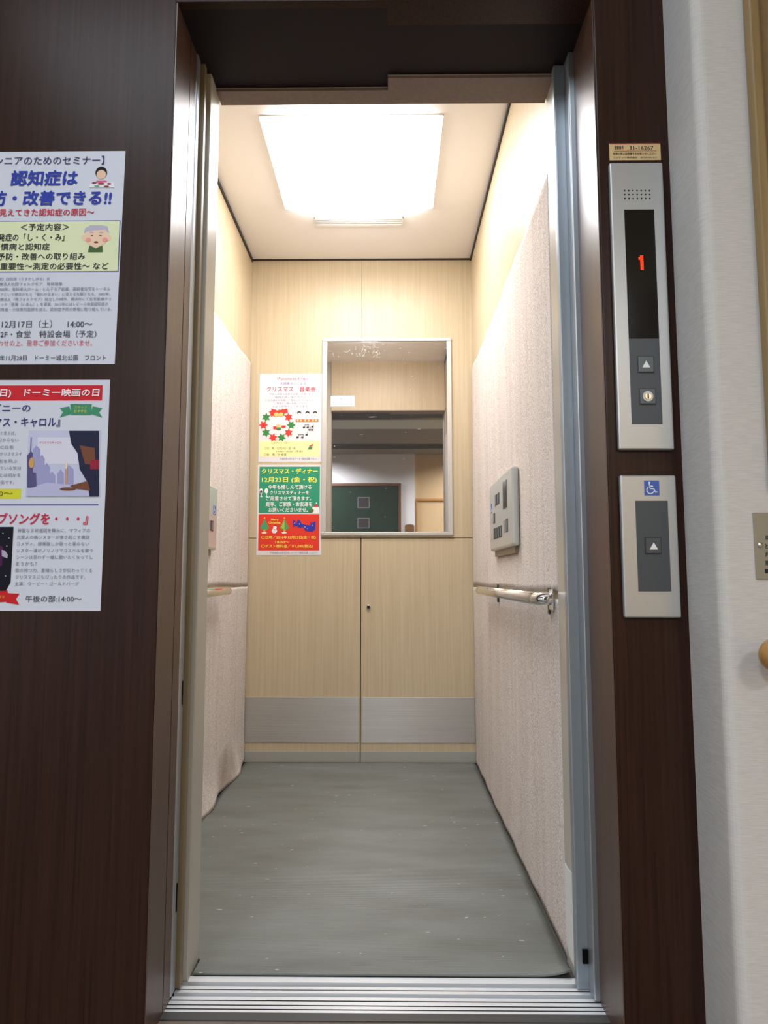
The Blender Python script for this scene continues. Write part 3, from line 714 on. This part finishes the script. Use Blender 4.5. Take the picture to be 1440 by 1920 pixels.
g.part('picture', {'skin': (238, 206, 180), 'hair': (186, 184, 204), 'green': (76, 104, 62), 'blush': (236, 160, 150), 'mouth': (120, 60, 50)}, f5, 'drawing of a white-haired man')

# 2: film notice
P2 = poster('film_notice', 'white film-day notice with a red banner on top, lower sheet left of the door', Y0, -.831, -.531, .749, 1.1825, M_sheet, .001)
g = Pr(P2, Y0)
def f(s):
    s.R(-60, 722.5, 192, 751, 'red'); s.T('18日(日)　ドーミー映画の日', -42, 729, 187, 746, 'white', .02, .06)
g.part('banner', {'red': (204, 46, 56), 'white': WHT}, f, 'red banner with white lettering')
def f(s):
    s.T('『ディズニーの', -60, 757.5, 57.5, 773, 'navy', .012); s.T('クリスマス・キャロル』', -62, 783, 113, 800.5, 'navy', .014)
    
g.part('heading', {'navy': (62, 62, 124)}, f)
def f(s): s.T('天使にラブソングを・・・』', -88, 961.5, 166, 984, 'rose', .018, .1); 
g.part('heading', {'rose': (204, 44, 80)}, f, 'crimson heading')
def f(s): s.R(-60, 945.5, 184.5, 947.8, 'violet')
g.part('divider_line', {'violet': (92, 72, 158)}, f)
def f(s):
    for k, (b, u0, u1) in enumerate((('クリスマスと言えば、', -34, 30), ('映画には分からない', -34, 35), ('最新のCGを', -34, 27), ('クリスマスイ', 0, 41), ('夜空の街を飛ぶ', -30, 33), ('ている気分', 0, 40), ('とは何かを', 0, 39), ('作品です。', -6, 27))):
        s.T(b, u0, 808.5+k*13.15, u1, 815.5+k*13.15, 'grey')
g.part('body_text', {'grey': (132, 136, 150)}, f)
def f(s):
    for k, (b, u0, u1) in enumerate((('神聖なる修道院を舞台に、マフィアの', 33, 169), ('元愛人の偽シスターが巻き起こす痛快', 32, 168), ('コメディ。讃美歌しか歌った事のない', 32, 167), ('シスター達がノリノリでゴスペルを歌う', 31, 174),
            ('シーンは思わず一緒に歌いたくなってし', 31, 174), ('まうかも？', 30, 69), ('歌の持つ力、素晴らしさが伝わってくる', 29, 173), ('クリスマスにもぴったりの作品です。', 29, 160), ('主演：ウーピー・ゴールドバーグ', 28, 148))):
        s.T(b, u0, 991+k*12.45, u1, 998.5+k*12.45, 'grey')
g.part('body_text', {'grey': (132, 136, 150)}, f)
def f(s):
    s.T('午後の部:14:00～', 48, 1116.5, 153, 1129, 'ink', .003)
g.part('time_text', {'ink': (84, 86, 98)}, f)
def f(s): s.R(-40, 916.5, 39.5, 935, 'yellow'); s.T('10:30～', -30, 921, 24, 930, 'ink')
g.part('time_strip', {'yellow': (214, 214, 60), 'ink': (90, 90, 60)}, f, 'yellow strip with a start time')
def f(s):
    s.Q([(112, 765), (130, 762), (134, 776), (112, 783), (118, 773)], 'green'); s.Q([(192, 765), (174, 762), (170, 776), (192, 783), (186, 773)], 'green')
    s.Q([(132, 757.5), (172, 757.5), (171, 778), (133, 778)], 'green'); s.T('スタッフ', 140, 761.5, 163, 766.5, 'yellow', .01); s.T('おすすめ', 139, 768.5, 163, 774, 'yellow', .01)
g.part('ribbon', {'green': (70, 146, 112), 'yellow': (206, 206, 90)}, f, 'green ribbon badge')
def f(s):
    s.Q([(-8, 1109), (14, 1107), (18, 1128), (-8, 1130)], 'red'); s.Q([(14, 1112), (37, 1113), (30, 1123), (36, 1134), (12, 1130)], 'red'); s.T('すすめ', -6, 1116, 9, 1122, 'yellow')
g.part('ribbon', {'red': (198, 42, 44), 'yellow': (220, 170, 70)}, f, 'red ribbon badge')
def f(s):                                    # snowy street by lamplight
    s.R(51, 807, 187, 931, 'sky'); s.R(70, 820, 160, 870, 'mist')
    for (a, b, top) in ((51, 66, 846), (62, 76, 835), (74, 84, 852), (82, 94, 868), (92, 104, 884), (108, 120, 880), (122, 138, 872)): s.Q([(a, 931), (a, top+8), ((a+b)/2, top), (b, top+8), (b, 931)], 'lilac' if a > 60 else 'violet')
    s.Q([(51, 931), (51, 915), (90, 905), (140, 910), (187, 905), (187, 931)], 'snow')
    s.Q([(130, 808), (186, 808), (186, 931), (168, 931), (165, 905), (150, 880), (146, 850), (134, 832)], 'dark'); s.Q([(150, 835), (178, 840), (180, 872), (160, 870)], 'brown')
    s.E(150, 822, 16, 9, 'dark'); s.R(170, 862, 186, 880, 'wine')
    s.E(60, 868, 5, 10, 'gold'); s.R(57.5, 820, 59, 860, 'violet'); s.Q([(53, 885), (68, 887), (69, 912), (55, 915)], 'violet'); s.R(124, 878, 127, 908, 'gold'); s.E(125.5, 873, 1.8, 7, 'cream'); s.E(128, 917, 15, 3, 'brown'); s.Q([(132, 911), (165, 902), (170, 920), (140, 916)], 'brown')
    s.T('クリスマスキャロル', 74, 828, 116, 832.5, 'rose')
g.part('picture', {'sky': (196, 200, 226), 'mist': (216, 216, 232), 'lilac': (160, 160, 204), 'violet': (92, 88, 132), 'snow': (186, 188, 220), 'dark': (46, 46, 70), 'brown': (120, 78, 58), 'wine': (150, 44, 62),
                  'gold': (208, 158, 96), 'cream': (240, 216, 180), 'rose': (208, 96, 110)}, f, 'blue winter street picture by candle light')
def f(s):
    s.Q([(-50, 988), (25.5, 988), (20, 1092), (11, 1108), (-50, 1108)], 'black'); s.Q([(-20, 1010), (6, 1026), (4, 1060), (-20, 1075)], 'purple'); s.Q([(3, 1031), (9, 1032), (15, 1040), (14, 1047), (4, 1043)], 'pale')
    for u, v in ((17, 1009), (13, 1024), (11, 1080), (6, 1000)): s.E(u, v, 1.2, 1.2, 'pale', 8)
g.part('picture', {'black': (26, 26, 36), 'purple': (78, 34, 76), 'pale': (176, 170, 190)}, f, 'dark picture with purple shapes')

# 3: concert notice on the back wall
P3 = poster('concert_notice', 'white Christmas concert notice with a wreath, upper sheet left of the mirror', YB, -.607, -.3175, 1.337, 1.751, M_sheet2)
g = Pr(P3, YB)
def f(s):
    s.T("Welcome to X'mas", 520, 707, 575, 713, 'pink', .0, .25); s.T('大崎勝太らによる', 525, 716, 574, 722, 'pale')
    s.T('クリスマス　音楽会', 500, 724.5, 592, 734.5, 'rose', .004)
g.part('heading', {'pink': (208, 110, 126), 'pale': (150, 156, 190), 'rose': (196, 62, 84)}, f)
def f(s):
    for k, (b, u0, u1) in enumerate((('今年も素敵な演奏をお楽しみ頂けます', 505, 588), ('皆様お誘いあわせの上', 516, 575), ('どなた様もお気軽にご参加くださいますよう', 498, 592), ('ご家族と一緒にお越しください', 515, 578), ('心よりお待ちしております', 511, 577))):
        s.T(b, u0, 737+k*5.7, u1, 741+k*5.7, 'pale')
g.part('body_text', {'pale': (168, 166, 184)}, f)
def f(s):
    s.T('平成28年12月1日 ドーミー城北公園 フロント', 525, 858.3, 596, 862, 'grey')
g.part('footer_text', {'grey': (132, 134, 150)}, f)
def f(s):
    s.R(487, 826.5, 599.5, 856, 'yellow')
    s.T('～スケジュール～', 508, 828.3, 543, 832.5, 'grey'); s.T('〇日　時／12月23日（金・祝）', 496, 838, 556, 843, 'grey'); s.T('14:00～15:00（予定）', 518, 844.2, 568, 848.6, 'grey'); s.T('〇会　場／2F 食堂', 495, 849.8, 537, 854.8, 'grey')
    s.Q([(577, 843), (585, 843), (586, 838), (580, 836)], 'green'); s.Q([(579, 836), (587, 832), (586, 837)], 'red')
g.part('yellow_box', {'yellow': (246, 240, 172), 'grey': (132, 130, 112), 'green': (84, 130, 92), 'red': (204, 70, 80)}, f, 'yellow schedule box')
def f(s):
    cx, cy = 520, 797
    for k in range(10):
        a = 2*math.pi*(k+.5)/10; s.star(cx+26*math.sin(a), cy-24.5*math.cos(a), 8.6, 'red' if k % 2 else 'green', 6, .55, a)
    for k in range(10):
        a = 2*math.pi*k/10; s.E(cx+26*math.sin(a), cy-24.5*math.cos(a), 1.5, 1.5, 'cream', 10)
    s.Q([(510, 766.5), (520, 770), (539, 766), (540, 774), (524, 774.5), (511, 774)], 'red'); s.Q([(511, 773), (521, 771), (508, 782)], 'red'); s.Q([(530, 773), (522, 771), (540, 778)], 'red')
    s.E(518, 777.5, 4.5, 4, 'gold', 14); s.E(527, 777.5, 4.5, 4, 'gold', 14)
    s.R(512.5, 799.5, 518.5, 804.5, 'red'); s.R(518.5, 796.5, 526, 802, 'gold'); s.R(518.5, 801.5, 527, 806, 'green'); s.R(528, 798, 535.5, 802, 'red')
g.part('wreath', {'red': (226, 66, 56), 'green': (66, 134, 72), 'cream': (240, 232, 206), 'gold': (226, 190, 110)}, f, 'red and green wreath')
def f(s):
    for u in (561, 576.5, 591):
        s.E(u, 774.5, 4, 3.6, 'hair', 14); s.E(u, 777, 3.4, 3.3, 'skin', 14)
    s.R(554.5, 786.3, 597, 791, 'orange')
    for u in (557, 562.5, 571, 577, 585.5, 591): s.R(u, 787, u+3, 790.2, 'cream')
    for u, v in ((570, 801.5), (577, 801.5), (586, 800), (580.5, 806), (585.5, 806), (558, 820), (567, 820), (575, 814.8)): s.E(u, v, 2.4, 1.5, 'ink', 12); s.R(u+1.6, v-5.5, u+2.2, v, 'ink')
    s.R(571.6, 795.6, 579.2, 796.6, 'ink'); s.R(559.6, 814, 569.2, 815, 'ink')
g.part('picture', {'hair': (64, 54, 56), 'skin': (242, 222, 210), 'orange': (222, 110, 76), 'cream': (246, 226, 150), 'ink': (70, 70, 76)}, f, 'three small faces over music notes')

# 4: dinner notice on the back wall
P4 = poster('dinner_notice', 'green and red Christmas dinner notice, lower sheet left of the mirror', YB, -.609, -.3155, .911, 1.3245, M_sheet2)
g = Pr(P4, YB)
def f(s):
    s.R(486, 875, 599.5, 962, 'green')
    s.T('クリスマス・ディナー', 491, 878.2, 596, 888.8, 'yellow', .026); s.T('12月23日 (金・祝)', 491, 894, 594, 906, 'yellow', .022)
    for b in (('今年も愉しんで頂ける', 502.5, 909, 584, 917.5), ('クリスマスディナーを', 506, 920, 579.5, 927.5), ('ご用意させて頂きます。', 499.5, 930.5, 583.5, 938.8), ('是非、ご家族・お友達を', 498.5, 940.8, 585.5, 949.8), ('お誘いくださいませ。', 503.5, 951.8, 577.5, 960.5)): s.T(*b, 'white', .018)
    for u in (489.5, 499.5):
        s.E(u, 920.5, 3.4, 4.8, 'white', 14); s.R(u+.4, 925, u+1.2, 931.5, 'white'); s.R(u-1.4, 931, u+3, 932, 'white')
    s.E(489.5, 922, 2.6, 2.4, 'wine', 12)
    s.Q([(583, 962), (599, 962), (598, 951), (592, 948.5), (586, 951)], 'white'); s.Q([(587, 950.5), (597, 950.5), (593, 944)], 'red'); s.E(593.5, 943.5, 1.3, 1.3, 'white', 10); s.E(583.5, 957.5, 5, 4.2, 'moss', 14)
g.part('green_panel', {'green': (58, 152, 118), 'yellow': (240, 240, 96), 'white': (244, 244, 242), 'wine': (110, 60, 66), 'red': (214, 60, 60), 'moss': (96, 122, 70)}, f, 'green panel with yellow and white lettering')
def f(s):
    s.R(484.5, 964, 598.5, 1032, 'red')
    for u in (496, 533.5):
        s.Q([(u, 972), (u+3.5, 980), (u+9, 990), (u+4, 993.5), (u-4, 993.5), (u-9, 990), (u-3.5, 980)], 'tree'); s.Q([(u, 974), (u-7, 990), (u, 993)], 'teal' if u < 500 else 'lime'); s.R(u-2.5, 993, u+2, 998.5, 'gold'); s.E(u-.5, 999, 5, 1.4, 'white', 14); s.star(u, 971.5, 1.9, 'yellow')
    s.T('Merry', 508.5, 972, 522, 977.5, 'yellow', .02); s.T('Christmas', 503.5, 977.8, 526, 982, 'yellow', .02)
    s.E(514.5, 995.5, 5, 4.6, 'white', 16); s.E(515.5, 989.5, 3.4, 3.4, 'white', 16); s.Q([(513.5, 987), (518, 986.5), (517, 984)], 'ink'); s.E(514.8, 993.5, 2.6, .8, 'ink', 10)
    s.Q([(549, 975), (553, 976), (556, 982), (558, 975), (562, 975), (565, 981), (572, 984), (582, 985), (582, 979), (585, 981), (592, 977), (591, 993), (586, 997), (572, 995), (569, 988), (562, 990), (556, 986), (550, 988)], 'blue')
    for u, v in ((552.5, 981), (561.5, 982.5), (585.5, 985.5), (572, 988), (577, 991)): s.E(u, v, .8, .8, 'white', 8)
    s.T('〇日時／2016年12月23日(金・祝)', 490, 1004.3, 592, 1011.3, 'yellow', .012); s.T('18:00～', 516.5, 1014, 542.5, 1019, 'yellow', .014); s.T('〇ゲスト様料金／￥1,080(税込)', 490, 1020.8, 586.5, 1028, 'yellow', .012)
g.part('red_panel', {'red': (228, 66, 50), 'tree': (92, 158, 92), 'teal': (80, 160, 130), 'lime': (170, 190, 80), 'gold': (206, 170, 70), 'white': (240, 240, 240), 'yellow': (246, 226, 96), 'ink': (60, 56, 60), 'blue': (58, 62, 168)}, f, 'red panel with trees and yellow lettering')
def f(s): s.T('平成28年12月1日(木) ドーミー城北公園 フロント', 506, 1034.3, 595, 1039, 'grey')
g.part('footer_text', {'grey': (140, 142, 156)}, f)

# ================================================================ PALE WALL FITTINGS (right edge of the picture)
YP = 1.125
nb = thing('notice_board', 'brown board in a honey wood frame on the pale wall, cut by the photo edge', 'notice board', (.90, YP, .955))
fr = MB()
for a, b, c, d in ((.626, .646, .955, 2.22), (1.18, 1.20, .955, 2.22), (.646, 1.18, .955, .975), (.646, 1.18, 2.20, 2.22)): fr.box(a, b, YP-.022, YP-.0005, c, d)
fr.build('frame', M_woodv, nb, bevel=.004)
MB().box(.646, 1.18, YP-.010, YP-.0005, .975, 2.20).build('board', M_board, nb)
PP = Px(YP-.002)
pq = thing('wall_plaque', 'small grey-beige metal plaque screwed to the pale wall above the wooden ball', 'plaque', (.68, YP, .806))
MB().box(.598, .76, YP-.002, YP-.0003, .807, .917).build('plate', mat('plaque_metal', (150, 146, 130), .45, .3), pq, bevel=.0008)
sx, sz = PP.p(1425, 1022)
MB().tube([(sx, YP-.002, sz), (sx, YP-.0035, sz), (sx, YP-.0048, sz)], [.0046, .0042, .0022], 20).build('screw', M_chrome, pq, smooth=True)
tx = MB()
for k, ch in enumerate('車ど用重-'): PP.text(tx, ch, 1434, 1003+k*16, 1447, 1013+k*15.5, YP-.0023, 0, .012)
tx.build('printed_text', M_ink, pq)
wz = .690; wy = YP-.052
wr = thing('wooden_handrail', 'round honey wood handrail with a ball end on the pale wall, at the right edge', 'handrail', (.75, YP, wz))
bl = MB(); n1 = 20
pth = []; rr = []
for k in range(n1+1):
    a = math.pi*k/n1; pth.append((.5985-.027*math.cos(a), wy, wz)); rr.append(max(.027*math.sin(a), .0006))
bl.tube(pth, rr, 32).build('ball_end', M_wood, wr, smooth=True)
MB().tube([(.61, wy, wz), (1.7, wy, wz)], .0175, 28).build('rail', M_wood, wr, smooth=True)
for x in (.70, 1.4):
    MB().tube([(x, wy, wz-.01), (x, wy, wz-.04), (x, YP-.002, wz-.05)], .006, 14).build('bracket', M_silver, wr, smooth=True)

# arched wooden board standing in the lobby, its top seen low in the mirror
sb = thing('signboard_stand', 'brown arch-topped wooden board standing by the white wall, its top seen low in the mirror', 'signboard', (.243, -2.70, 0))
pts = [(.18, .10), (.306, .10), (.306, 1.478)] + [(.243+.063*math.cos(math.pi*k/12), 1.478+.024*math.sin(math.pi*k/12)) for k in range(1, 12)] + [(.18, 1.478)]
MB().prism(pts, -2.715, -2.690).build('board', M_brown2 := mat('brown_board', (112, 78, 40), .5), sb, bevel=.003)
for x in (.187, .285): MB().box(x, x+.014, -2.78, -2.62, 0, .11).build('foot', M_brown2, sb, bevel=.002)
